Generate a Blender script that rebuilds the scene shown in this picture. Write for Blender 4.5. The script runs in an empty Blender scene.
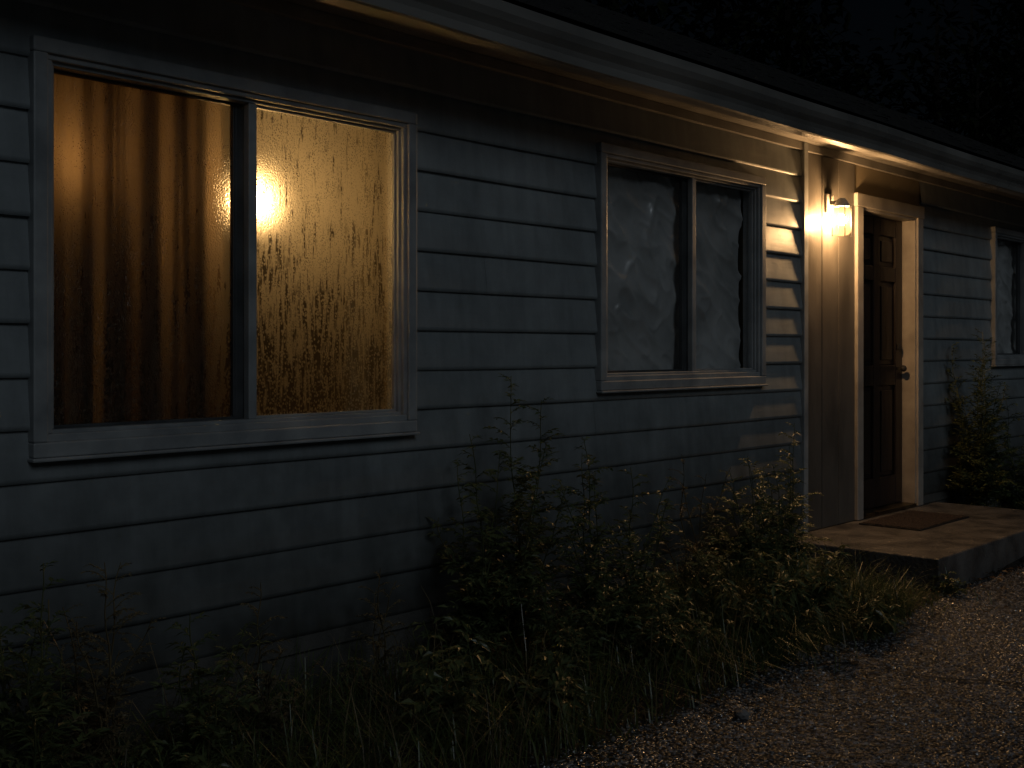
import bpy, math, random, bmesh
from mathutils import Vector, noise
R = random.Random(7)
sc = bpy.context.scene
sc.view_settings.view_transform = 'Standard'
sc.view_settings.look = 'None'
sc.view_settings.exposure = 0

# ------------------------------------------------------------ materials
def newmat(name):
    m = bpy.data.materials.new(name); m.use_nodes = True
    nt = m.node_tree; nt.nodes.clear()
    out = nt.nodes.new('ShaderNodeOutputMaterial')
    return m, nt, out
def N(nt, t, **kw):
    n = nt.nodes.new(t)
    for k, v in kw.items(): setattr(n, k, v)
    return n
def c4(c): return (c[0], c[1], c[2], 1)
def coords(nt, scale=(1, 1, 1)):
    tc = N(nt, 'ShaderNodeTexCoord'); mp = N(nt, 'ShaderNodeMapping')
    mp.inputs['Scale'].default_value = scale
    nt.links.new(tc.outputs['Object'], mp.inputs['Vector'])
    return mp.outputs['Vector']
def noisen(nt, vec, scale, detail=4, rough=.55):
    n = N(nt, 'ShaderNodeTexNoise'); n.inputs['Scale'].default_value = scale
    n.inputs['Detail'].default_value = detail; n.inputs['Roughness'].default_value = rough
    nt.links.new(vec, n.inputs['Vector']); return n.outputs['Fac']
def ramp(nt, fac, stops):
    r = N(nt, 'ShaderNodeValToRGB'); el = r.color_ramp.elements
    while len(el) < len(stops): el.new(.5)
    for e, (p, c) in zip(el, stops):
        e.position = p; e.color = c4(c) if not isinstance(c, (int, float)) else (c, c, c, 1)
    nt.links.new(fac, r.inputs['Fac']); return r.outputs['Color']
def mixc(nt, fac, a, b, mode='MIX'):
    m = N(nt, 'ShaderNodeMix', data_type='RGBA', blend_type=mode)
    for s, v in ((0, fac), (6, a), (7, b)):
        if hasattr(v, 'is_linked'): nt.links.new(v, m.inputs[s])
        elif s == 0: m.inputs[0].default_value = v
        else: m.inputs[s].default_value = c4(v)
    return m.outputs[2]
def math2(nt, op, a, b, c=None):
    m = N(nt, 'ShaderNodeMath', operation=op)
    for i, v in enumerate((a, b, c)):
        if v is None: continue
        if hasattr(v, 'is_linked'): nt.links.new(v, m.inputs[i])
        else: m.inputs[i].default_value = v
    return m.outputs[0]
def mat_basic(name, c1, c2, nscale=6, rough=.6, bump=.2, bscale=60, bdist=.003, stretch=(1, 1, 1), spec=.5, metallic=0, rvar=.15):
    m, nt, out = newmat(name)
    p = N(nt, 'ShaderNodeBsdfPrincipled')
    v = coords(nt, stretch)
    f = noisen(nt, v, nscale)
    nt.links.new(ramp(nt, f, [(.3, c1), (.7, c2)]), p.inputs['Base Color'])
    nt.links.new(ramp(nt, f, [(.3, max(0, rough - rvar)), (.7, min(1, rough + rvar))]), p.inputs['Roughness'])
    b = N(nt, 'ShaderNodeBump'); b.inputs['Strength'].default_value = bump; b.inputs['Distance'].default_value = bdist
    nt.links.new(noisen(nt, v, bscale, 3), b.inputs['Height'])
    nt.links.new(b.outputs['Normal'], p.inputs['Normal'])
    p.inputs['Specular IOR Level'].default_value = spec
    p.inputs['Metallic'].default_value = metallic
    nt.links.new(p.outputs[0], out.inputs[0])
    return m

def mat_siding():
    m, nt, out = newmat('vinyl_siding')
    p = N(nt, 'ShaderNodeBsdfPrincipled')
    v = coords(nt); vs = coords(nt, (1, 1, .10)); vh = coords(nt, (.3, 1, 3))
    base = ramp(nt, noisen(nt, v, .9, 3), [(.3, (.235, .262, .275)), (.7, (.30, .33, .34))])
    streak = ramp(nt, noisen(nt, vs, 14, 4, .6), [(.35, .74), (.62, 1.0)])
    base = mixc(nt, .7, base, streak, 'MULTIPLY')
    blot = ramp(nt, noisen(nt, v, 3, 6, .7), [(.34, .66), (.6, 1.05)])
    base = mixc(nt, .6, base, blot, 'MULTIPLY')
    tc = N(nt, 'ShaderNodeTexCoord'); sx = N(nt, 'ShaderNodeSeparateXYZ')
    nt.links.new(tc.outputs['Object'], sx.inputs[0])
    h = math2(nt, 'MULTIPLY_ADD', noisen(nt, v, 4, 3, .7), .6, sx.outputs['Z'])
    low_shade = ramp(nt, math2(nt, 'MULTIPLY', h, .6), [(.30, (.17, .16, .14)), (.85, (1, 1, 1))])  # light falloff towards the foot of the wall, painted into the siding colour
    base = mixc(nt, 1, base, low_shade, 'MULTIPLY')
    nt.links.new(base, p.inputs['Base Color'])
    nt.links.new(ramp(nt, noisen(nt, v, 9, 2), [(.3, .36), (.7, .56)]), p.inputs['Roughness'])
    b = N(nt, 'ShaderNodeBump'); b.inputs['Strength'].default_value = .22; b.inputs['Distance'].default_value = .004
    nt.links.new(noisen(nt, vh, 14, 3, .6), b.inputs['Height'])
    nt.links.new(b.outputs['Normal'], p.inputs['Normal'])
    p.inputs['Specular IOR Level'].default_value = .45
    nt.links.new(p.outputs[0], out.inputs[0]); return m

def mat_asphalt():
    m, nt, out = newmat('asphalt')
    p = N(nt, 'ShaderNodeBsdfPrincipled'); v = coords(nt)
    vor = N(nt, 'ShaderNodeTexVoronoi'); vor.inputs['Scale'].default_value = 70
    nt.links.new(v, vor.inputs['Vector'])
    c = ramp(nt, vor.outputs['Color'], [(.3, (.014, .015, .018)), (.62, (.05, .053, .06)), (.85, (.50, .51, .53))])
    big = ramp(nt, noisen(nt, v, 1.1, 5, .6), [(.35, .65), (.65, 1.15)])
    c = mixc(nt, 1, c, big, 'MULTIPLY')
    nt.links.new(c, p.inputs['Base Color'])
    nt.links.new(ramp(nt, vor.outputs['Color'], [(.2, .4), (.9, .14)]), p.inputs['Roughness'])
    b = N(nt, 'ShaderNodeBump'); b.inputs['Strength'].default_value = 1; b.inputs['Distance'].default_value = .008
    nt.links.new(math2(nt, 'SUBTRACT', 1.0, vor.outputs['Distance']), b.inputs['Height'])
    nt.links.new(b.outputs['Normal'], p.inputs['Normal'])
    p.inputs['Specular IOR Level'].default_value = 1.0
    nt.links.new(p.outputs[0], out.inputs[0]); return m

def mat_leaf(name, c1, c2, trans=.35, gloss=.06):
    m, nt, out = newmat(name)
    v = coords(nt); f = noisen(nt, v, 9, 2)
    col = ramp(nt, f, [(.3, c1), (.7, c2)])
    p = N(nt, 'ShaderNodeBsdfDiffuse'); nt.links.new(col, p.inputs['Color'])
    t = N(nt, 'ShaderNodeBsdfTranslucent'); nt.links.new(col, t.inputs['Color'])
    mx = N(nt, 'ShaderNodeMixShader'); mx.inputs[0].default_value = trans
    nt.links.new(p.outputs[0], mx.inputs[1]); nt.links.new(t.outputs[0], mx.inputs[2])
    last = mx
    if gloss:
        g = N(nt, 'ShaderNodeBsdfGlossy'); g.inputs['Roughness'].default_value = .4
        m2 = N(nt, 'ShaderNodeMixShader'); m2.inputs[0].default_value = gloss
        nt.links.new(mx.outputs[0], m2.inputs[1]); nt.links.new(g.outputs[0], m2.inputs[2]); last = m2
    nt.links.new(last.outputs[0], out.inputs[0]); return m

def mat_emit(name, col, s):
    m, nt, out = newmat(name)
    e = N(nt, 'ShaderNodeEmission'); e.inputs[0].default_value = c4(col); e.inputs[1].default_value = s
    nt.links.new(e.outputs[0], out.inputs[0]); return m

def mat_glass_clear(name, tr=.95):
    m, nt, out = newmat(name)
    t = N(nt, 'ShaderNodeBsdfTransparent'); t.inputs[0].default_value = (tr, tr, tr, 1)
    g = N(nt, 'ShaderNodeBsdfGlossy'); g.inputs['Roughness'].default_value = .04
    fr = N(nt, 'ShaderNodeFresnel'); fr.inputs[0].default_value = 1.45
    mx = N(nt, 'ShaderNodeMixShader')
    nt.links.new(math2(nt, 'MULTIPLY', fr.outputs[0], .5), mx.inputs[0]); nt.links.new(t.outputs[0], mx.inputs[1]); nt.links.new(g.outputs[0], mx.inputs[2])
    nt.links.new(mx.outputs[0], out.inputs[0]); return m

def mat_condensation(name, clearmin, tlmix, run, clearmax, z0=1.75, finemax=.9):
    """window glass fogged with droplets; vertical run-off streaks denser near the bottom"""
    m, nt, out = newmat(name)
    v = coords(nt); vs = coords(nt, (1, 1, .12)); vd = coords(nt, (1, 1, .75))
    tc = N(nt, 'ShaderNodeTexCoord'); sx = N(nt, 'ShaderNodeSeparateXYZ'); nt.links.new(tc.outputs['Object'], sx.inputs[0])
    streak = noisen(nt, vs, 75, 4, .65)
    vor = N(nt, 'ShaderNodeTexVoronoi'); vor.inputs['Scale'].default_value = 115; nt.links.new(vd, vor.inputs['Vector'])
    vor2 = N(nt, 'ShaderNodeTexVoronoi'); vor2.inputs['Scale'].default_value = 170; nt.links.new(vd, vor2.inputs['Vector'])
    drop = ramp(nt, vor.outputs['Distance'], [(.2, 1.0), (.5, 0.0)])
    drop2 = ramp(nt, vor2.outputs['Distance'], [(.2, 1.0), (.45, 0.0)])
    low = N(nt, 'ShaderNodeMapRange'); low.inputs[1].default_value = z0; low.inputs[2].default_value = 1.06
    low.inputs[3].default_value = 0; low.inputs[4].default_value = .2
    nt.links.new(sx.outputs['Z'], low.inputs[0])
    s = math2(nt, 'MULTIPLY_ADD', noisen(nt, v, 5, 4), .3, math2(nt, 'ADD', streak, low.outputs[0]))
    clear = ramp(nt, s, [(.76 - run, 0.0), (.88 - run, clearmax)])
    bead = mixc(nt, 1, clear, mixc(nt, .95, (1, 1, 1), ramp(nt, vor.outputs['Distance'], [(.28, .0), (.5, 1.0)])), 'MULTIPLY')
    fine = mixc(nt, 1, drop2, ramp(nt, noisen(nt, coords(nt, (1, 1, .45)), 20, 4, .7), [(.38, .15), (.62, finemax)]), 'MULTIPLY')
    tot = math2(nt, 'MAXIMUM', math2(nt, 'MAXIMUM', bead, fine), clearmin)
    hgt = mixc(nt, .5, drop, drop2)
    b = N(nt, 'ShaderNodeBump'); b.inputs['Strength'].default_value = .8; b.inputs['Distance'].default_value = .002
    nt.links.new(hgt, b.inputs['Height'])
    tl = N(nt, 'ShaderNodeBsdfTranslucent'); tl.inputs[0].default_value = (.64, .60, .50, 1)
    def refr(r, ior, c=(.92, .9, .84, 1)):
        q = N(nt, 'ShaderNodeBsdfRefraction'); q.inputs['Roughness'].default_value = r; q.inputs['IOR'].default_value = ior
        q.inputs[0].default_value = c; nt.links.new(b.outputs[0], q.inputs['Normal']); return q
    rf = refr(.75, 1.5); rf2 = refr(.56, 1.35)
    rr_ = N(nt, 'ShaderNodeMixShader'); rr_.inputs[0].default_value = .5
    nt.links.new(rf.outputs[0], rr_.inputs[1]); nt.links.new(rf2.outputs[0], rr_.inputs[2])
    fog = N(nt, 'ShaderNodeMixShader'); fog.inputs[0].default_value = tlmix
    nt.links.new(rr_.outputs[0], fog.inputs[1]); nt.links.new(tl.outputs[0], fog.inputs[2])
    rc = refr(.26, 1.15, (.64, .62, .58, 1))
    base = N(nt, 'ShaderNodeMixShader'); nt.links.new(tot, base.inputs[0])
    nt.links.new(fog.outputs[0], base.inputs[1]); nt.links.new(rc.outputs[0], base.inputs[2])
    gl = N(nt, 'ShaderNodeBsdfGlossy'); gl.inputs['Roughness'].default_value = .15; nt.links.new(b.outputs[0], gl.inputs['Normal'])
    mx = N(nt, 'ShaderNodeMixShader'); mx.inputs[0].default_value = .05
    nt.links.new(base.outputs[0], mx.inputs[1]); nt.links.new(gl.outputs[0], mx.inputs[2])
    nt.links.new(mx.outputs[0], out.inputs[0]); return m

def mat_cloth(name, c1, c2, trans):
    m, nt, out = newmat(name)
    v = coords(nt, (1, 1, .05)); f = noisen(nt, v, 14, 4)
    col = ramp(nt, f, [(.35, c1), (.65, c2)])
    d = N(nt, 'ShaderNodeBsdfDiffuse'); nt.links.new(col, d.inputs[0])
    t = N(nt, 'ShaderNodeBsdfTranslucent'); nt.links.new(col, t.inputs[0])
    mx = N(nt, 'ShaderNodeMixShader'); mx.inputs[0].default_value = trans
    nt.links.new(d.outputs[0], mx.inputs[1]); nt.links.new(t.outputs[0], mx.inputs[2])
    nt.links.new(mx.outputs[0], out.inputs[0]); return m

def mat_film():
    m, nt, out = newmat('plastic_film')
    v = coords(nt)
    d = N(nt, 'ShaderNodeBsdfDiffuse'); nt.links.new(ramp(nt, noisen(nt, v, 4, 4), [(.3, (.36, .38, .38)), (.7, (.66, .68, .68))]), d.inputs[0])
    g = N(nt, 'ShaderNodeBsdfGlossy'); g.inputs['Roughness'].default_value = .33; g.inputs[0].default_value = (.9, .9, .9, 1)
    b = N(nt, 'ShaderNodeBump'); b.inputs['Strength'].default_value = .6; b.inputs['Distance'].default_value = .01
    nt.links.new(noisen(nt, v, 14, 4, .6), b.inputs['Height']); nt.links.new(b.outputs[0], g.inputs['Normal'])
    a = N(nt, 'ShaderNodeMixShader'); a.inputs[0].default_value = .25
    nt.links.new(d.outputs[0], a.inputs[1]); nt.links.new(g.outputs[0], a.inputs[2])
    t = N(nt, 'ShaderNodeBsdfTransparent'); mx = N(nt, 'ShaderNodeMixShader'); mx.inputs[0].default_value = .1
    nt.links.new(a.outputs[0], mx.inputs[1]); nt.links.new(t.outputs[0], mx.inputs[2])
    nt.links.new(mx.outputs[0], out.inputs[0]); return m

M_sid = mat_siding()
M_trim = mat_basic('painted_trim', (.20, .215, .225), (.36, .375, .38), 6, .45, .4, 70, .002)
M_trim2 = mat_basic('door_trim_paint', (.26, .24, .215), (.40, .37, .33), 7, .5, .3, 60, .002)
M_panel = mat_basic('flat_panel_paint', (.07, .064, .056), (.13, .118, .102), 5, .5, .4, 40, .004, (1, 1, .3), spec=.4)
M_dark = mat_basic('sash_dark', (.035, .038, .04), (.06, .065, .07), 8, .5, .2)
M_gut = mat_basic('gutter_aluminium', (.12, .117, .11), (.28, .27, .25), 3, .34, .3, 25, .004, (.4, 1, 1))
M_sof = mat_basic('soffit_paint', (.15, .143, .13), (.28, .265, .24), 4, .6, .3)
M_shin = mat_basic('roof_shingle', (.012, .012, .013), (.03, .029, .027), 12, .9, .8, 70, .01)
M_conc = mat_basic('foundation_concrete', (.05, .05, .046), (.11, .105, .095), 4, .85, .6, 40, .006)
M_stoop = mat_basic('stoop_concrete', (.045, .042, .04), (.155, .145, .135), 5, .5, .9, 50, .008, spec=.5)
M_int = mat_basic('interior_wall', (.20, .165, .105), (.25, .205, .135), 2, .8, .1)
M_door = mat_basic('door_wood', (.012, .009, .008), (.026, .016, .013), 8, .45, .5, 30, .004, (1, 1, .12))
M_metal = mat_basic('brass', (.12, .1, .07), (.2, .17, .11), 10, .4, .1, metallic=1)
M_black = mat_basic('lantern_metal', (.02, .02, .02), (.04, .04, .04), 20, .5, .2, spec=.25)
M_soil = mat_basic('soil', (.012, .010, .007), (.045, .034, .024), 9, .9, 1, 40, .03)
M_grd = mat_basic('grass_ground', (.02, .03, .012), (.05, .06, .025), 4, .95, 1, 30, .03)
M_asp = mat_asphalt()
M_crack = mat_basic('crack_fill', (.006, .006, .006), (.012, .011, .01), 20, .9, .5)
M_rock = mat_basic('stone_grey', (.10, .098, .095), (.26, .25, .24), 14, .6, .8, 60, .006)
M_chip = mat_basic('asphalt_aggregate', (.02, .02, .022), (.50, .50, .51), 110, .22, .3, 60, .002, spec=1.0)
M_mat = mat_basic('mat_fibre', (.02, .015, .013), (.05, .032, .026), 60, .95, 1, 300, .006)
M_grass = mat_leaf('grass_blade', (.05, .08, .024), (.15, .19, .06))
M_dry = mat_leaf('dry_stalk', (.12, .10, .06), (.26, .21, .11), .2)
M_weed = mat_leaf('weed_leaf', (.065, .095, .038), (.18, .21, .08), .35, .10)
M_tree = mat_leaf('tree_leaf', (.01, .015, .01), (.03, .035, .018), .2, 0)
M_litter = mat_leaf('dead_leaf', (.05, .03, .016), (.14, .09, .045), .1)
M_bark = mat_basic('bark', (.03, .025, .02), (.07, .06, .05), 8, .9, .8)
M_glass = mat_glass_clear('window_glass')
M_fog = mat_condensation('fogged_glass', .0, .34, .055, .9, 1.85)
M_fogL = mat_condensation('lightly_fogged_glass', .50, .2, .02, .98, 1.9, 1.0)
M_curt = mat_cloth('brown_curtain', (.14, .10, .065), (.28, .21, .135), .5)
M_curt2 = mat_cloth('cream_curtain', (.42, .37, .24), (.55, .48, .32), .45)
M_film = mat_film()
M_floor = mat_basic('floorboards', (.08, .05, .03), (.14, .08, .05), 4, .5, .2)

# ------------------------------------------------------------ geometry helpers
def link(ob, parent=None):
    sc.collection.objects.link(ob)
    if parent: ob.parent = parent
    return ob
def empty(name, loc=(0, 0, 0)):
    e = bpy.data.objects.new(name, None); e.empty_display_size = .2
    return link(e)
def meshob(name, vs, fs, mat, parent=None, smooth=False, mats=None, idx=None):
    me = bpy.data.meshes.new(name); me.from_pydata(vs, [], fs); me.update()
    for mm in (mats or [mat]): me.materials.append(mm)
    if idx: me.polygons.foreach_set('material_index', idx)
    if smooth: me.polygons.foreach_set('use_smooth', [True] * len(me.polygons))
    return link(bpy.data.objects.new(name, me), parent)
def addbox(vs, fs, x0, x1, y0, y1, z0, z1):
    o = len(vs)
    vs += [(x0, y0, z0), (x1, y0, z0), (x1, y1, z0), (x0, y1, z0), (x0, y0, z1), (x1, y0, z1), (x1, y1, z1), (x0, y1, z1)]
    fs += [tuple(o + i for i in f) for f in ((0, 3, 2, 1), (4, 5, 6, 7), (0, 1, 5, 4), (1, 2, 6, 5), (2, 3, 7, 6), (3, 0, 4, 7))]
def boxes(name, lst, mat, parent=None, bevel=0):
    vs, fs = [], []
    for b in lst: addbox(vs, fs, *b)
    ob = meshob(name, vs, fs, mat, parent)
    if bevel:
        md = ob.modifiers.new('b', 'BEVEL'); md.width = bevel; md.segments = 2; md.limit_method = 'ANGLE'
    return ob
def lathe(name, prof, cx, cy, mat, parent=None, seg=24, smooth=True):
    vs, fs = [], []
    for r, z in prof:
        for i in range(seg):
            a = 2 * math.pi * i / seg; vs.append((cx + r * math.cos(a), cy + r * math.sin(a), z))
    for j in range(len(prof) - 1):
        for i in range(seg):
            k = (i + 1) % seg
            fs.append((j * seg + i, j * seg + k, (j + 1) * seg + k, (j + 1) * seg + i))
    return meshob(name, vs, fs, mat, parent, smooth)
def sweep(name, prof, x0, x1, mat, parent, n=40, wob=.004, smooth=False):
    vs, fs = [], []; P = len(prof)
    for i in range(n + 1):
        x = x0 + (x1 - x0) * i / n
        dy = wob * noise.noise(Vector((x * .7, 3, 1))); dz = wob * noise.noise(Vector((x * .6, 9, 4)))
        for (y, z) in prof: vs.append((x, y + dy, z + dz))
    for i in range(n):
        for j in range(P - 1):
            a = i * P + j; fs.append((a, a + 1, a + P + 1, a + P))
    return meshob(name, vs, fs, mat, parent, smooth)
def sphere(name, c, r, mat, parent=None, seg=20, rings=12):
    prof = [(max(1e-4, r * math.sin(math.pi * j / rings)), c[2] - r * math.cos(math.pi * j / rings)) for j in range(rings + 1)]
    return lathe(name, prof, c[0], c[1], mat, parent, seg)
def g2w(X, Y, h=0):
    z = 1150 * (1.3 - h) / (Y - 350); x = (X - 512) / 1150 * z; s, c = .6769, .7359
    return (x * s + z * c, -3.41 - x * c + z * s)

# ------------------------------------------------------------ house
house = empty('clapboard_house')
HX0, HX1, HD = -5.0, 16.0, 7.5
W1 = (1.556, 3.105, .976, 2.24)
W2 = (4.282, 5.797, 1.107, 2.283)
W3 = (9.345, 10.86, 1.18, 2.285)
SID_B, SOF = .26, 2.55

def wallgrid(x0, x1, z0, z1, holes):
    xs = sorted({x0, x1, *[h[0] for h in holes], *[h[1] for h in holes]})
    zs = sorted({z0, z1, *[h[2] for h in holes], *[h[3] for h in holes]})
    out = []
    for a, b in zip(xs, xs[1:]):
        for c, d in zip(zs, zs[1:]):
            mx, mz = (a + b) / 2, (c + d) / 2
            if not any(h[0] < mx < h[1] and h[2] < mz < h[3] for h in holes): out.append((a, b, c, d))
    return out
ins = .05
holes = [(w[0] + ins, w[1] - ins, w[2] + ins, w[3] - ins) for w in (W1, W2, W3)] + [(7.05, 7.90, .2, 2.23)]
boxes('wall_core', [(a, b, .0, .12, c, d) for a, b, c, d in wallgrid(HX0, HX1, .2, 2.6, holes)], M_int, house)
boxes('foundation', [(HX0 + .02, HX1 - .02, .005, HD - .02, -.3, .198)], M_conc, house)
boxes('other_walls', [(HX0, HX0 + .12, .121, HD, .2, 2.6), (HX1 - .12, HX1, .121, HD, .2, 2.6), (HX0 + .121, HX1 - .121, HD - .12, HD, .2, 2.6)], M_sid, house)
boxes('partition_walls', [(.6, .7, .121, 3.4, .2, 2.52), (4.0, 4.1, .121, 3.4, .2, 2.52), (6.15, 6.25, .121, 3.4, .2, 2.52), (.6, 6.25, 3.401, 3.5, .2, 2.52), (8.6, 8.7, .121, 7.3, .2, 2.52)], M_int, house)
boxes('floor', [(HX0 + .13, HX1 - .13, .122, HD - .13, .2, .22)], M_floor, house)
boxes('ceiling', [(HX0 + .13, HX1 - .13, .122, HD - .13, 2.521, 2.56)], M_int, house)

def siding(x0, x1, holes, seed):
    rr = random.Random(seed); vs, fs = [], []
    ch = .16; n = int((SOF - SID_B) / ch) + 1
    for k in range(n):
        zb = SID_B + k * ch; zt = min(zb + ch + .004, SOF)
        if zt - zb < .02: continue
        joints = []; x = x0 + rr.uniform(.4, 3.2)
        while x < x1 - .3: joints.append(x); x += rr.uniform(3.2, 3.7)
        cuts = sorted({zb, zt, *[z for h in holes for z in h[2:4] if zb < z < zt]})
        for za, zc in zip(cuts, cuts[1:]):
            mz = (za + zc) / 2
            act = sorted([(h[0], h[1]) for h in holes if h[2] < mz < h[3]])
            segs = []; cur = x0
            for a, b in act:
                if a > cur: segs.append((cur, min(a, x1)))
                cur = max(cur, b)
            if cur < x1: segs.append((cur, x1))
            for sa, sb in segs:
                js = [sa] + [j for j in joints if sa < j < sb] + [sb]
                for a, b in zip(js, js[1:]):
                    pi = sum(1 for j in joints if j <= a + 1e-6)
                    off = -.0012 if (pi + k) % 2 else 0
                    m = max(1, int((b - a) / .15))
                    def P(x, z):
                        t = (z - zb) / ch
                        w = .005 * noise.noise(Vector((x * 1.1, k * 7.3, t)))
                        if t < .09: y = -.020 + .006 * (1 - t / .09) ** 2
                        else: y = -.020 + (t - .09) / .91 * .0175
                        zz = z + .004 * noise.noise(Vector((x * .8, k * 3.1, 5)))
                        return (x, y + w * (1 - t) + off, zz)
                    zl = [za]
                    for tt in (.03, .06, .09, .5):
                        q = zb + tt * ch
                        if za < q < zc: zl.append(q)
                    zl.append(zc); o = len(vs)
                    for i in range(m + 1):
                        x = a + (b - a) * i / m
                        for z in zl: vs.append(P(x, z))
                    L = len(zl)
                    for i in range(m):
                        for j in range(L - 1):
                            q = o + i * L + j; fs.append((q, q + L, q + L + 1, q + 1))
                    if za == zb:
                        o = len(vs)
                        for i in range(m + 1):
                            x = a + (b - a) * i / m; p = P(x, zb)
                            vs.append(p); vs.append((x, -.0005, p[2] + .004))
                        for i in range(m):
                            q = o + 2 * i; fs.append((q, q + 1, q + 3, q + 2))
    return vs, fs
sh = [(w[0] + .01, w[1] - .01, w[2] + .01, w[3] - .01) for w in (W1, W2, W3)]
v1, f1 = siding(HX0, 6.262, sh, 3)
v2, f2 = siding(7.985, HX1, sh, 5)
o = len(v1); v1 += v2; f1 += [tuple(o + i for i in f) for f in f2]
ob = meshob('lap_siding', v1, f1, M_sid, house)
boxes('starter_strip', [(HX0, 6.26, -.012, -.001, .2, .27), (7.99, HX1, -.012, -.001, .2, .27)], M_conc, house)

boxes('corner_post', [(6.26, 6.312, -.034, -.001, .2, 2.55)], M_trim, house, .004)
boxes('entry_panel', [(6.312, 6.52, -.012, -.001, .2, 2.55), (6.526, 6.74, -.013, -.001, .2, 2.55), (6.746, 6.966, -.012, -.001, .2, 2.55)], M_panel, house, .002)
boxes('corner_board', [(HX1 - .0, HX1 + .05, -.03, .05, .2, 2.55), (HX0 - .05, HX0, -.03, .05, .2, 2.55)], M_trim, house)

def frame(name, x0, x1, z0, z1, w, y0, y1, mat, parent, bev=.004, wb=None):
    wb = wb or w
    return boxes(name, [(x0, x0 + w, y0, y1, z0 + wb, z1 - w), (x1 - w, x1, y0, y1, z0 + wb, z1 - w),
                        (x0, x1, y0, y1, z1 - w, z1), (x0, x1, y0, y1, z0, z0 + wb)], mat, parent, bev)
def window(W, fogL, fogR, xm, name='window'):
    x0, x1, z0, z1 = W
    g = empty(name); g.parent = house
    frame('casing', x0, x1, z0, z1, .046, -.046, -.0005, M_trim, g, .005)
    frame('casing_bead', x0 + .044, x1 - .044, z0 + .044, z1 - .044, .02, -.034, .06, M_trim, g, .004, .026)
    frame('track', x0 + .062, x1 - .062, z0 + .068, z1 - .062, .014, -.018, .062, M_trim, g, .003)
    boxes('sill', [(x0 - .006, x1 + .006, -.056, -.001, z0 - .012, z0 - .0005)], M_trim, g, .004)
    xi0, xi1, zi0, zi1 = x0 + .076, x1 - .076, z0 + .082, z1 - .076
    boxes('meeting_rail', [(xm, xm + .034, -.014, .018, zi0, zi1)], M_trim, g, .003)
    boxes('left_sash_stile', [(xm - .03, xm + .012, .022, .05, zi0, zi1)], M_dark, g, .003)
    frame('right_sash', xm + .03, xi1, zi0, zi1, .010, -.004, .02, M_trim, g, .002)
    frame('left_sash', xi0, xm - .028, zi0, zi1, .010, .024, .046, M_dark, g, .002)
    def pane(nm, a, b, y, mat):
        meshob(nm, [(a, y, zi0), (b, y, zi0), (b, y, zi1), (a, y, zi1)], [(0, 1, 2, 3)], mat, g)
    pane('left_glass', xi0, xm - .02, .035, fogL); pane('right_glass', xm + .03, xi1, .01, fogR)
    return g
window(W1, M_fogL, M_fog, 2.335)
window(W2, M_glass, M_glass, 5.095)
window(W3, M_glass, M_glass, 10.1)

# door
d = empty('entry_door'); d.parent = house
boxes('door_casing', [(6.965, 7.05, -.034, -.0005, .2, 2.23), (7.90, 7.99, -.034, -.0005, .2, 2.23), (6.955, 8.0, -.038, -.0005, 2.23, 2.315)], M_trim2, d, .005)
boxes('door_jamb', [(7.05, 7.068, -.02, .118, .2, 2.212), (7.882, 7.90, -.02, .118, .2, 2.212), (7.05, 7.90, -.02, .118, 2.212, 2.23)], M_trim2, d, .002)
boxes('threshold', [(7.068, 7.882, -.03, .118, .2, .222)], M_metal, d, .004)
lx0, lx1, lz0, lz1 = 7.07, 7.88, .225, 2.21
vs, fs = [], []
stw = .11; midx = (lx0 + lx1) / 2
rails = [lz0, lz0 + .2, lz0 + .83, lz0 + .97, lz0 + 1.55, lz0 + 1.65, lz1 - .12, lz1]
for a, b in ((lx0, lx0 + stw), (midx - .05, midx + .05), (lx1 - stw, lx1)): addbox(vs, fs, a, b, .075, .115, lz0, lz1)
rows = [(rails[0], rails[1]), (rails[2], rails[3]), (rails[4], rails[5]), (rails[6], rails[7])]
for c, e in rows:
    addbox(vs, fs, lx0 + stw, midx - .05, .0755, .115, c, e); addbox(vs, fs, midx + .05, lx1 - stw, .0755, .115, c, e)
for a, b in ((lx0 + stw, midx - .05), (midx + .05, lx1 - stw)):
    for c, e in ((rails[1], rails[2]), (rails[3], rails[4]), (rails[5], rails[6])):
        addbox(vs, fs, a, b, .095, .114, c, e); addbox(vs, fs, a + .035, b - .035, .082, .0949, c + .035, e - .035)
ob = meshob('door_leaf', vs, fs, M_door, d); md = ob.modifiers.new('b', 'BEVEL'); md.width = .005; md.segments = 2
sphere('door_knob', (7.81, .035, 1.17), .023, M_black, d)
boxes('knob_shank', [(7.8, 7.82, .035, .076, 1.16, 1.18)], M_black, d)
boxes('deadbolt', [(7.787, 7.833, .06, .0755, 1.3, 1.346)], M_black, d, .008)

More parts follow.
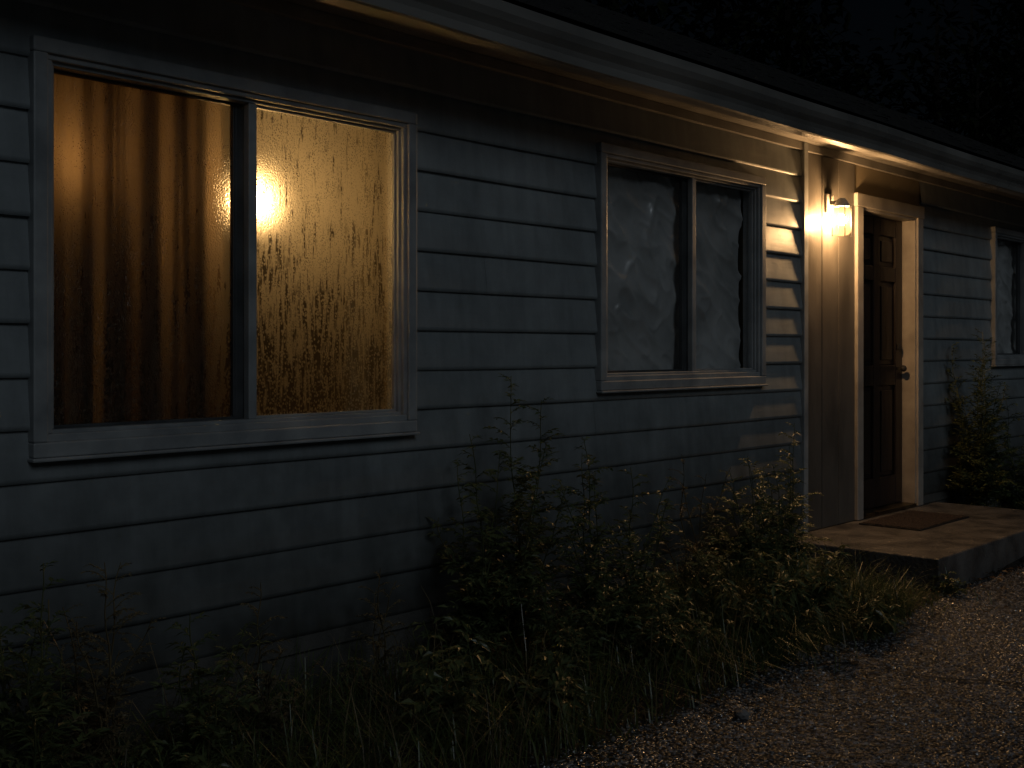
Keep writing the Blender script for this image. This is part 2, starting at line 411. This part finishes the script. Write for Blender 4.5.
# eave, gutter, roof
boxes('soffit', [(HX0 - .3, HX1 + .3, -.345 + i * .069, -.345 + i * .069 + .066, SOF, SOF + .015) for i in range(5)], M_sof, house, .002)
boxes('frieze', [(HX0, HX1, -.028, -.0007, 2.5, 2.549)], M_sof, house, .003)
boxes('fascia', [(HX0 - .3, HX1 + .3, -.37, -.346, 2.46, 2.64)], M_gut, house, .003)
gp = [(-.373, 2.62), (-.373, 2.452), (-.43, 2.452), (-.44, 2.458), (-.443, 2.49), (-.452, 2.51), (-.474, 2.535), (-.488, 2.56), (-.490, 2.598), (-.478, 2.604), (-.474, 2.598), (-.474, 2.57)]
sweep('gutter', gp, HX0 - .3, HX1 + .3, M_gut, house, 80, .012)
vs, fs = [], []
pitch = .5; yr = HD / 2; ye = -.46
nc = 28; rr = random.Random(2)
for s in (0, 1):
    for i in range(nc):
        a = ye + (yr - ye) * i / nc; b = ye + (yr - ye) * (i + 1.15) / nc; b = min(b, yr)
        za = 2.645 + (a - ye) * pitch; zb_ = 2.635 + (b - ye) * pitch
        if s: a, b = 2 * yr - a, 2 * yr - b
        x = HX0 - .35
        while x < HX1 + .35:
            w = rr.uniform(.25, .4); x2 = min(x + w, HX1 + .35); dz = rr.uniform(0, .008); o = len(vs)
            vs += [(x, a, za + dz), (x2, a, za + dz), (x2, b, zb_), (x, b, zb_), (x, a, za - .015), (x2, a, za - .015)]
            fs += [(o, o + 1, o + 2, o + 3), (o + 4, o + 5, o + 1, o)]; x = x2
meshob('roof_shingles', vs, fs, M_shin, house)
zr = 2.62 + (yr - ye) * pitch
meshob('roof_deck', [(HX0 - .3, ye + .02, 2.62), (HX1 + .3, ye + .02, 2.62), (HX1 + .3, yr, zr - .03), (HX0 - .3, yr, zr - .03), (HX0 - .3, 2 * yr - ye, 2.6), (HX1 + .3, 2 * yr - ye, 2.6)],
       [(0, 1, 2, 3), (3, 2, 5, 4), (0, 4, 5, 1), (0, 3, 4), (1, 5, 2)], M_sof, house)

# stoop, mat
st = boxes('concrete_stoop', [(6.0, 8.25, -.96, -.002, -.05, .196)], M_stoop, None)
md = st.modifiers.new('b', 'BEVEL'); md.width = .012; md.segments = 3
vs, fs = [], []
nx, ny = 60, 32
for j in range(ny + 1):
    for i in range(nx + 1):
        vs.append((6.85 + .76 * i / nx, -.49 + .38 * j / ny, .2055 + R.uniform(0, .005)))
for j in range(ny):
    for i in range(nx):
        a = j * (nx + 1) + i; fs.append((a, a + 1, a + nx + 2, a + nx + 1))
mt = empty('door_mat')
meshob('mat_pile', vs, fs, M_mat, mt); boxes('mat_backing', [(6.84, 7.62, -.5, -.1, .1965, .205)], M_black, mt, .002)

# wall lantern, close to the wall
L = empty('wall_lantern'); lx, ly = 6.60, -.105
boxes('backplate', [(lx - .045, lx + .045, -.03, -.0135, 2.15, 2.27)], M_trim2, L, .006)
boxes('arm', [(lx - .012, lx + .012, ly, -.0305, 2.2, 2.225)], M_black, L, .004)
lathe('cap', [(.001, 2.240), (.02, 2.236), (.033, 2.22), (.045, 2.2), (.048, 2.188), (.045, 2.184), (.001, 2.186)], lx, ly, M_trim, L)
m, nt, out = newmat('frosted_jar')
tr = N(nt, 'ShaderNodeBsdfTransparent'); tr.inputs[0].default_value = (.95, .93, .88, 1)
tl = N(nt, 'ShaderNodeBsdfTranslucent'); tl.inputs[0].default_value = (.9, .8, .62, 1)
mx = N(nt, 'ShaderNodeMixShader'); mx.inputs[0].default_value = .02
nt.links.new(tr.outputs[0], mx.inputs[1]); nt.links.new(tl.outputs[0], mx.inputs[2]); nt.links.new(mx.outputs[0], out.inputs[0])
lathe('glass_jar', [(.045, 2.184), (.053, 2.16), (.057, 2.1), (.058, 2.05), (.053, 2.025), (.04, 2.01), (.001, 2.004)], lx, ly, m, L)
boxes('jar_cage', [(lx + a * .06 - .002, lx + a * .06 + .002, ly + b * .06 - .002, ly + b * .06 + .002, 2.0, 2.186) for a, b in ((.7, .7), (-.7, .7), (.7, -.7), (-.7, -.7))], M_black, L)
M_bulb = mat_emit('bulb_glow', (1, .57, .25), 1080)
sphere('bulb', (lx, ly, 2.10), .03, M_bulb, L, 12, 8)
boxes('bulb_socket', [(lx - .013, lx + .013, ly - .013, ly + .013, 2.135, 2.184)], M_black, L)

# ------------------------------------------------------------ interior
def curtain(name, x0, x1, y, z0, z1, mat, amp, seed, nf):
    nx, nz = 260, 16; vs, fs = [], []
    for j in range(nz + 1):
        z = z0 + (z1 - z0) * j / nz; t = j / nz
        for i in range(nx + 1):
            s = i / nx
            q = s * nf + .25 * noise.noise(Vector((s * 3, t * 1.1, seed)))
            f = abs(noise.noise(Vector((q * 1.0, seed * 3.7, t * .25)))) * 2.4 - .4
            f += .5 * noise.noise(Vector((q * 2.7, seed * 1.3, t * .35))) + .22 * noise.noise(Vector((q * 6, seed, t * .6)))
            vs.append((x0 + (x1 - x0) * s + .012 * (1 - t) * noise.noise(Vector((q, t, 3))) - .015 * t * s, y + amp * f * (1.15 - .35 * t), z))
    for j in range(nz):
        for i in range(nx):
            a = j * (nx + 1) + i; fs.append((a, a + 1, a + nx + 2, a + nx + 1))
    return meshob(name, vs, fs, mat, None, True)
curtain('window_curtain', 1.46, 2.335, .16, .5, 2.4, M_curt, .058, 4, 13)
curtain('window_curtain', 2.93, 3.7, .24, .5, 2.4, M_curt2, .035, 9, 10)
rod = empty('curtain_rod')
boxes('rod', [(1.35, 3.9, .2, .22, 2.405, 2.425)], M_metal, rod, .006)
boxes('rod_bracket', [(1.4, 1.42, .121, .199, 2.4, 2.43), (3.8, 3.82, .121, .199, 2.4, 2.43)], M_metal, rod)
def floor_lamp(x, y, z, r, strength):
    g = empty('floor_lamp')
    lathe('base', [(.001, .221), (.13, .221), (.13, .235), (.02, .25), (.012, .3), (.012, z - r - .02), (.03, z - r - .01), (.03, z - r + .01)], x, y, M_metal, g)
    sphere('globe', (x, y, z), r, mat_emit('globe_glow', (1, .575, .21), strength), g, 20, 12)
floor_lamp(2.53, .35, 1.86, .05, 98)
floor_lamp(1.76, .36, 1.90, .03, 130)

def film(x0, x1, y, z0, z1, seed):
    nx, nz = 130, 110; vs, fs = [], []
    for j in range(nz + 1):
        for i in range(nx + 1):
            x = x0 + (x1 - x0) * i / nx; z = z0 + (z1 - z0) * j / nz
            p = Vector((x * 3 + z * 2.2 + seed, z * 1.6 - x, seed))
            q = Vector((x * 1.2 - z * 2 + seed, z * 5 + x * 4, 2))
            w = max(0, 1 - abs(noise.noise(p * 1.4)) * 3) ** 2 * .022 + max(0, 1 - abs(noise.noise(q * .9)) * 3) ** 2 * .014 + max(0, 1 - abs(noise.noise(p * 3.1)) * 4) ** 2 * .009 + noise.noise(p * 3) * .006
            vs.append((x, y - w, z))
    for j in range(nz):
        for i in range(nx):
            a = j * (nx + 1) + i; fs.append((a, a + 1, a + nx + 2, a + nx + 1))
    return meshob('plastic_sheeting', vs, fs, M_film, None, True)
film(W2[0] + .078, W2[1] - .078, .092, W2[2] + .07, W2[3] - .07, 1.7)
film(W3[0] + .078, W3[1] - .078, .092, W3[2] + .07, W3[3] - .07, 8.2)

# ------------------------------------------------------------ ground
meshob('ground', [(-300, -300, 0), (300, -300, 0), (300, 300, 0), (-300, 300, 0)], [(0, 1, 2, 3)], M_grd)
def bedz(x, y): return .012 + .03 * noise.noise(Vector((x * 1.5, y * 1.5, 0))) + .015 * noise.noise(Vector((x * 6, y * 6, 3))) + .02
vs, fs = [], []; nx, ny = 150, 18
def edge_y(x): return -1.0 - .02 * max(0, 6 - x) - .07 * noise.noise(Vector((x * .9, 2, 0))) - .035 * noise.noise(Vector((x * 5, 7, 0)))
for j in range(ny + 1):
    for i in range(nx + 1):
        x = -5 + 20 * i / nx; y = (edge_y(x) - .1) * j / ny
        f = min(1, (ny - j) / 3); vs.append((x, y, bedz(x, y) * f - .003 * (1 - f)))
for j in range(ny):
    for i in range(nx):
        a = j * (nx + 1) + i; fs.append((a, a + nx + 1, a + nx + 2, a + 1))
meshob('garden_soil', vs, fs, M_soil, None, True)
vs, fs = [], []; n = 500
for i in range(n + 1):
    x = -20 + 60 * i / n; e = edge_y(x) - .012 * R.random()
    vs += [(x, e, .006), (x, e - .03, .016), (x, -9, .02)]
for i in range(n):
    a = i * 3; fs += [(a, a + 1, a + 4, a + 3), (a + 1, a + 2, a + 5, a + 4)]
meshob('asphalt_driveway', vs, fs, M_asp)
def crack(pts, w, seed):
    rr = random.Random(seed); P = []
    for (x0, y0), (x1, y1) in zip(pts, pts[1:]):
        for k in range(14):
            t = k / 14; P.append((x0 + (x1 - x0) * t + rr.uniform(-.012, .012), y0 + (y1 - y0) * t + rr.uniform(-.012, .012)))
    vs, fs = [], []
    for i, (x, y) in enumerate(P):
        ww = w * rr.uniform(.4, 1.3); vs += [(x - ww * .5, y - ww, .0255), (x + ww * .5, y + ww, .0255)]
    for i in range(len(P) - 1): fs.append((2 * i, 2 * i + 2, 2 * i + 3, 2 * i + 1))
    return vs, fs
cv, cf = crack([g2w(800, 672), g2w(860, 668), g2w(930, 684), g2w(1000, 688), g2w(1100, 700)], .011, 3)
meshob('pavement_crack', cv, cf, M_crack)
rr = random.Random(77); vs, fs = [], []
for _ in range(30000):
    x = rr.uniform(2.4, 9.5); y = edge_y(x) - rr.random() * 2.2
    s = rr.uniform(.0025, .006) * (1.5 if rr.random() < .03 else 1); o = len(vs); z = .019; a = rr.uniform(0, 6.28)
    for k in range(4):
        q = a + k * 1.57 + rr.uniform(-.4, .4); vs.append((x + math.cos(q) * s * rr.uniform(.7, 1.2), y + math.sin(q) * s * rr.uniform(.7, 1.2), z))
    vs.append((x + rr.uniform(-.4, .4) * s, y + rr.uniform(-.4, .4) * s, z + s * rr.uniform(.5, 1.1)))
    fs += [(o, o + 1, o + 4), (o + 1, o + 2, o + 4), (o + 2, o + 3, o + 4), (o + 3, o, o + 4)]
meshob('asphalt_gravel', vs, fs, M_chip)

# ------------------------------------------------------------ vegetation
def leaf(vs, fs, b, d, ln, wd, rr):
    d = d.normalized(); s = d.cross(Vector((0, 0, 1)))
    if s.length < .05: s = Vector((1, 0, 0))
    s.normalize(); s = (s + Vector((rr.uniform(-.4, .4), rr.uniform(-.4, .4), rr.uniform(-.5, .5)))).normalized()
    u = s.cross(d); o = len(vs); drp = Vector((0, 0, -1)) * ln * .18
    vs += [b, b + d * ln * .4 + s * wd * .5 + u * wd * .12, b + d * ln * .45 - u * wd * .08, b + d * ln * .4 - s * wd * .5 + u * wd * .12, b + d * ln + drp]
    fs += [(o, o + 1, o + 2), (o, o + 2, o + 3), (o + 1, o + 4, o + 2), (o + 2, o + 4, o + 3)]
def tube(vs, fs, pts, r0, r1):
    o = len(vs); n = len(pts)
    for i, p in enumerate(pts):
        r = r0 + (r1 - r0) * i / (n - 1)
        for k in range(3):
            a = k * 2.094; vs.append(p + Vector((math.cos(a) * r, math.sin(a) * r, 0)))
    for i in range(n - 1):
        for k in range(3):
            a = o + i * 3 + k; b = o + i * 3 + (k + 1) % 3; fs.append((a, b, b + 3, a + 3))
def weed(base, height, spread, leaf_l, leaf_w, stems, branches, seed, mat=None, droop=.5, density=2.0, name='weed_plant', blen=.34):
    rr = random.Random(seed); vs, fs = [], []
    base = Vector(base)
    for s in range(stems):
        a = rr.uniform(0, 6.28); h = height * (1 if s == 0 else rr.uniform(.5, .95))
        dirh = Vector((math.cos(a), math.sin(a), 0)) * spread * (rr.uniform(.15, .35) if s == 0 else rr.uniform(.4, 1))
        b = base + Vector((rr.uniform(-.05, .05), rr.uniform(-.05, .05), 0))
        pts = []; n = 14; wob = rr.uniform(0, 9)
        for i in range(n + 1):
            t = i / n
            p = b + dirh * (t ** 1.5) + Vector((.02 * noise.noise(Vector((t * 4, wob, 0))), .02 * noise.noise(Vector((t * 4, wob, 5))), h * (t - .12 * spread * t * t)))
            if p.y > -.05: p.y = -.05
            pts.append(p)
        tube(vs, fs, pts, .005, .0015)
        for k in range(branches):
            t = .12 + .88 * (k + rr.random() * .6) / branches; fi = min(n - 1, int(t * n)); p0 = pts[fi].lerp(pts[fi + 1], t * n - fi)
            ba = rr.uniform(0, 6.28); bl = h * blen * (1.1 - t) * rr.uniform(.5, 1.2) + .03
            bp = []; m = 6
            for i in range(m + 1):
                q = i / m
                bp.append(p0 + Vector((math.cos(ba) * bl * q * .8, math.sin(ba) * bl * q * .8, bl * (q * .8 - droop * q * q))))
            for p in bp:
                if p.y > -.04: p.y = -.04
            tube(vs, fs, bp, .0022, .0008)
            nl = max(5, int(bl / leaf_l * 3.2 * density))
            for i in range(nl):
                q = (i + .6) / nl; fi2 = min(m - 1, int(q * m)); pp = bp[fi2].lerp(bp[fi2 + 1], q * m - fi2)
                ax = (bp[-1] - bp[0]).normalized(); sd = ax.cross(Vector((0, 0, 1))).normalized() * (1 if i % 2 else -1)
                dd = ax * .7 + sd * rr.uniform(.4, 1) + Vector((0, 0, rr.uniform(-.5, .4)))
                sz = rr.uniform(.6, 1.15) * (1.1 - .4 * t)
                leaf(vs, fs, pp, dd, leaf_l * sz, leaf_w * sz, rr)
    return meshob(name, [tuple(v) for v in vs], fs, mat or M_weed)
def gw(X, Y): p = g2w(X, Y); return (p[0], p[1], .02)

weed((3.44, -.25, .02), 1.20, .18, .042, .018, 7, 30, 11, blen=.26)
weed((3.2, -.3, .02), 1.0, .34, .045, .018, 6, 22, 12, blen=.24)
weed((3.62, -.58, .02), .95, .28, .042, .017, 6, 24, 13, blen=.26)
weed((3.95, -.5, .02), .80, .3, .045, .018, 7, 18, 14, blen=.26)
weed((3.35, -.62, .02), .5, .3, .055, .024, 7, 12, 41)
weed((3.75, -.75, .02), .42, .3, .055, .024, 7, 12, 42)
weed((5.35, -.40, .02), .92, .18, .045, .015, 8, 22, 15, blen=.26)
weed((5.05, -.45, .02), .78, .28, .045, .016, 7, 18, 16, blen=.26)
weed(gw(800, 640), .46, .30, .08, .026, 12, 14, 17, droop=.9)
weed(gw(765, 655), .40, .32, .08, .026, 12, 12, 18, droop=1.0)
weed(gw(850, 638), .27, .24, .075, .024, 13, 10, 43, droop=1.0)
weed(gw(878, 634), .20, .18, .06, .02, 10, 8, 45, droop=1.0)
weed((5.55, -.25, .02), .45, .2, .05, .018, 7, 14, 19)
weed((5.2, -.2, .02), .68, .3, .045, .016, 7, 14, 44)
weed((8.55, -.22, .02), 1.45, .2, .05, .018, 12, 34, 20, droop=.3, blen=.22)
weed((8.85, -.35, .02), .95, .3, .05, .02, 8, 20, 21)
weed((9.6, -.4, .02), .7, .3, .06, .02, 6, 16, 22)
weed((2.55, -.7, .02), .40, .25, .06, .03, 7, 10, 23, droop=.8)
weed((3.0, -.9, .02), .34, .25, .06, .03, 7, 10, 24, droop=.8)
weed((4.5, -.6, .02), .5, .3, .05, .02, 7, 12, 25)
weed((2.2, -.3, .02), .55, .2, .018, .008, 5, 14, 26, M_dry, name='dry_weed')
weed((1.6, -.3, .02), .70, .2, .02, .009, 8, 16, 27, M_dry, name='dry_weed')
weed((1.35, -.45, .02), .74, .22, .045, .018, 8, 14, 28)
weed((1.8, -.5, .02), .55, .25, .045, .018, 7, 12, 48)
weed((2.75, -.2, .02), .5, .2, .018, .008, 4, 10, 29, M_dry, name='dry_weed')
weed((4.75, -.25, .02), .80, .25, .02, .008, 6, 12, 30, M_dry, name='dry_weed')
weed((6.0, -1.02, .02), .12, .12, .04, .015, 5, 6, 31, droop=.8)

def grass(name, n, xr, yr, hr, seed, mat, clump=.5, cn=60, width=.005, edge=True):
    rr = random.Random(seed); vs, fs = [], []
    cs = [(rr.uniform(*xr), rr.uniform(*yr), rr.uniform(.06, .22), rr.uniform(.6, 1.25)) for _ in range(cn)]
    for _ in range(n):
        hs = rr.uniform(.6, 1)
        if rr.random() < clump:
            c = rr.choice(cs); x = rr.gauss(c[0], c[2]); y = rr.gauss(c[1], c[2]); hs *= c[3]
        else: x = rr.uniform(*xr); y = rr.uniform(*yr)
        if y > -.03 or (edge and y < edge_y(x) - .05 and not rr.random() < .04): continue
        if 5.95 < x < 8.28 and y > -.99: continue
        if 5.4 < x < 6.0: hs *= .4
        h = rr.uniform(*hr) * hs; a = rr.uniform(0, 6.28); ln = h * rr.uniform(.3, 1.4)
        dx, dy = math.cos(a) * ln, math.sin(a) * ln; w = width * rr.uniform(.5, 1.1); sx_, sy_ = -math.sin(a) * w, math.cos(a) * w
        o = len(vs); z0 = 0
        for t, ww in ((0, 1), (.35, .9), (.7, .6)):
            X = x + dx * t * t; Y = min(y + dy * t * t, -.03); Z = z0 + h * (t - .3 * t * t * ln / h)
            vs += [(X - sx_ * ww, Y - sy_ * ww, Z), (X + sx_ * ww, Y + sy_ * ww, Z)]
        vs.append((x + dx, min(y + dy, -.03), h * (1 - .48 * ln / h)))
        fs += [(o, o + 1, o + 3, o + 2), (o + 2, o + 3, o + 5, o + 4), (o + 4, o + 5, o + 6)]
    return meshob(name, vs, fs, mat)
grass('tall_grass', 17000, (-1, 6.0), (-1.2, -.05), (.12, .40), 1, M_grass, .55, 90, .003)
grass('tall_grass', 9000, (4.0, 5.3), (-1.08, -.3), (.2, .46), 2, M_grass, .75, 18, .0022)
grass('tall_grass', 3000, (8.28, 13), (-1.1, -.05), (.1, .35), 3, M_grass, .5, 40, .0035)
grass('dry_grass', 2900, (-.5, 5.9), (-1.2, -.05), (.15, .6), 4, M_dry, .6, 50, .002)

rr = random.Random(5); vs, fs = [], []
for _ in range(700):
    x = rr.uniform(2, 8.6); y = edge_y(x) + rr.gauss(0, .09)
    if rr.random() < .12: y -= rr.random() ** 2 * .6
    if 5.95 < x < 8.28 and y > -.985: continue
    a = rr.uniform(0, 6.28)
    leaf(vs, fs, Vector((x, y, .03 + rr.random() * .015)), Vector((math.cos(a), math.sin(a), rr.uniform(-.1, .3))), rr.uniform(.02, .045), rr.uniform(.012, .025), rr)
meshob('leaf_litter', [tuple(v) for v in vs], fs, M_litter)
def rocks(name, lst, seed):
    rr = random.Random(seed); bm = bmesh.new()
    for (x, y, z, s) in lst:
        r = bmesh.ops.create_icosphere(bm, subdivisions=2 if s > .012 else 1, radius=s)
        off = rr.uniform(0, 99); sx_, sy_, sz_ = rr.uniform(.8, 1.4), rr.uniform(.7, 1.1), rr.uniform(.5, .8)
        for v in r['verts']:
            k = 1 + .35 * noise.noise(v.co / s * 1.2 + Vector((off, 0, 0)))
            v.co = Vector((v.co.x * k * sx_ + x, v.co.y * k * sy_ + y, v.co.z * k * sz_ + z))
    me = bpy.data.meshes.new(name); bm.to_mesh(me); bm.free(); me.materials.append(M_rock)
    return link(bpy.data.objects.new(name, me))
gl = []
for _ in range(500):
    x = rr.uniform(2.2, 9); y = edge_y(x) + rr.gauss(-.01, .06)
    if rr.random() < .12: y -= rr.random() ** 2 * 1.2
    if 5.95 < x < 8.28 and y > -.985: continue
    gl.append((x, y, .022, rr.uniform(.003, .008)))
rocks('gravel', gl, 1)
for X, Y, s in ((741, 722, .026), (800, 662, .03), (828, 655, .018), (700, 690, .025)):
    x, y = g2w(X, Y); rocks('stone', [(x, y, .03, s)], int(X))

# distant trees behind the house
rr = random.Random(9); vs, fs, idx = [], [], []
for t in range(26):
    x = 4 + t * 2.3 + rr.uniform(-1, 1); y = rr.uniform(11, 17); H = rr.uniform(11, 17)
    o = len(fs); tube(vs, fs, [Vector((x, y, 0)), Vector((x + rr.uniform(-.3, .3), y, H * .5)), Vector((x, y, H * .95))], .28, .04); idx += [1] * (len(fs) - o)
    cl = []
    for _ in range(24):
        q = rr.uniform(.18, 1); rad = (1 - q) * H * .26 + .5; a = rr.uniform(0, 6.28); r_ = rad * rr.uniform(.3, 1)
        cl.append(Vector((x + math.cos(a) * r_, y + math.sin(a) * r_, q * H)))
        o = len(fs); tube(vs, fs, [Vector((x, y, q * H - .5)), cl[-1]], .06, .02); idx += [1] * (len(fs) - o)
    for c in cl:
        for _ in range(38):
            p = c + Vector((rr.gauss(0, .6), rr.gauss(0, .6), rr.gauss(0, .45)))
            dd = Vector((rr.uniform(-1, 1), rr.uniform(-1, 1), rr.uniform(-.6, .4))); o = len(fs)
            leaf(vs, fs, p, dd, rr.uniform(.3, .6), rr.uniform(.15, .3), rr); idx += [0] * (len(fs) - o)
meshob('distant_trees', [tuple(v) for v in vs], fs, None, mats=[M_tree, M_bark], idx=idx)

# ------------------------------------------------------------ light
w = bpy.data.worlds.new('World'); sc.world = w; w.use_nodes = True
nt = w.node_tree; bg = nt.nodes['Background']
sky = nt.nodes.new('ShaderNodeTexSky'); sky.sky_type = 'NISHITA'; sky.sun_disc = False
sky.sun_elevation = math.radians(28); sky.sun_rotation = math.radians(200)
nt.links.new(sky.outputs[0], bg.inputs[0]); bg.inputs[1].default_value = .0004
ml = bpy.data.lights.new('moon', 'SUN'); ml.energy = .21; ml.angle = math.radians(24); ml.color = (.80, .91, 1.0)
mo = bpy.data.objects.new('moon', ml); link(mo)
el = math.radians(32); az = Vector((.3, 1, 0)).normalized()
dv = Vector((az.x * math.cos(el), az.y * math.cos(el), -math.sin(el)))
mo.rotation_euler = dv.to_track_quat('-Z', 'Y').to_euler()

cam = bpy.data.cameras.new('camera'); co = bpy.data.objects.new('camera', cam); link(co)
cam.sensor_width = 36; cam.lens = 36 * 1150 / 1024; cam.shift_y = -34 / 1024; cam.clip_end = 1000; cam.clip_start = .05
co.location = (0, -3.41, 1.30); co.rotation_euler = (math.radians(90), 0, math.radians(-47.4))
sc.camera = co
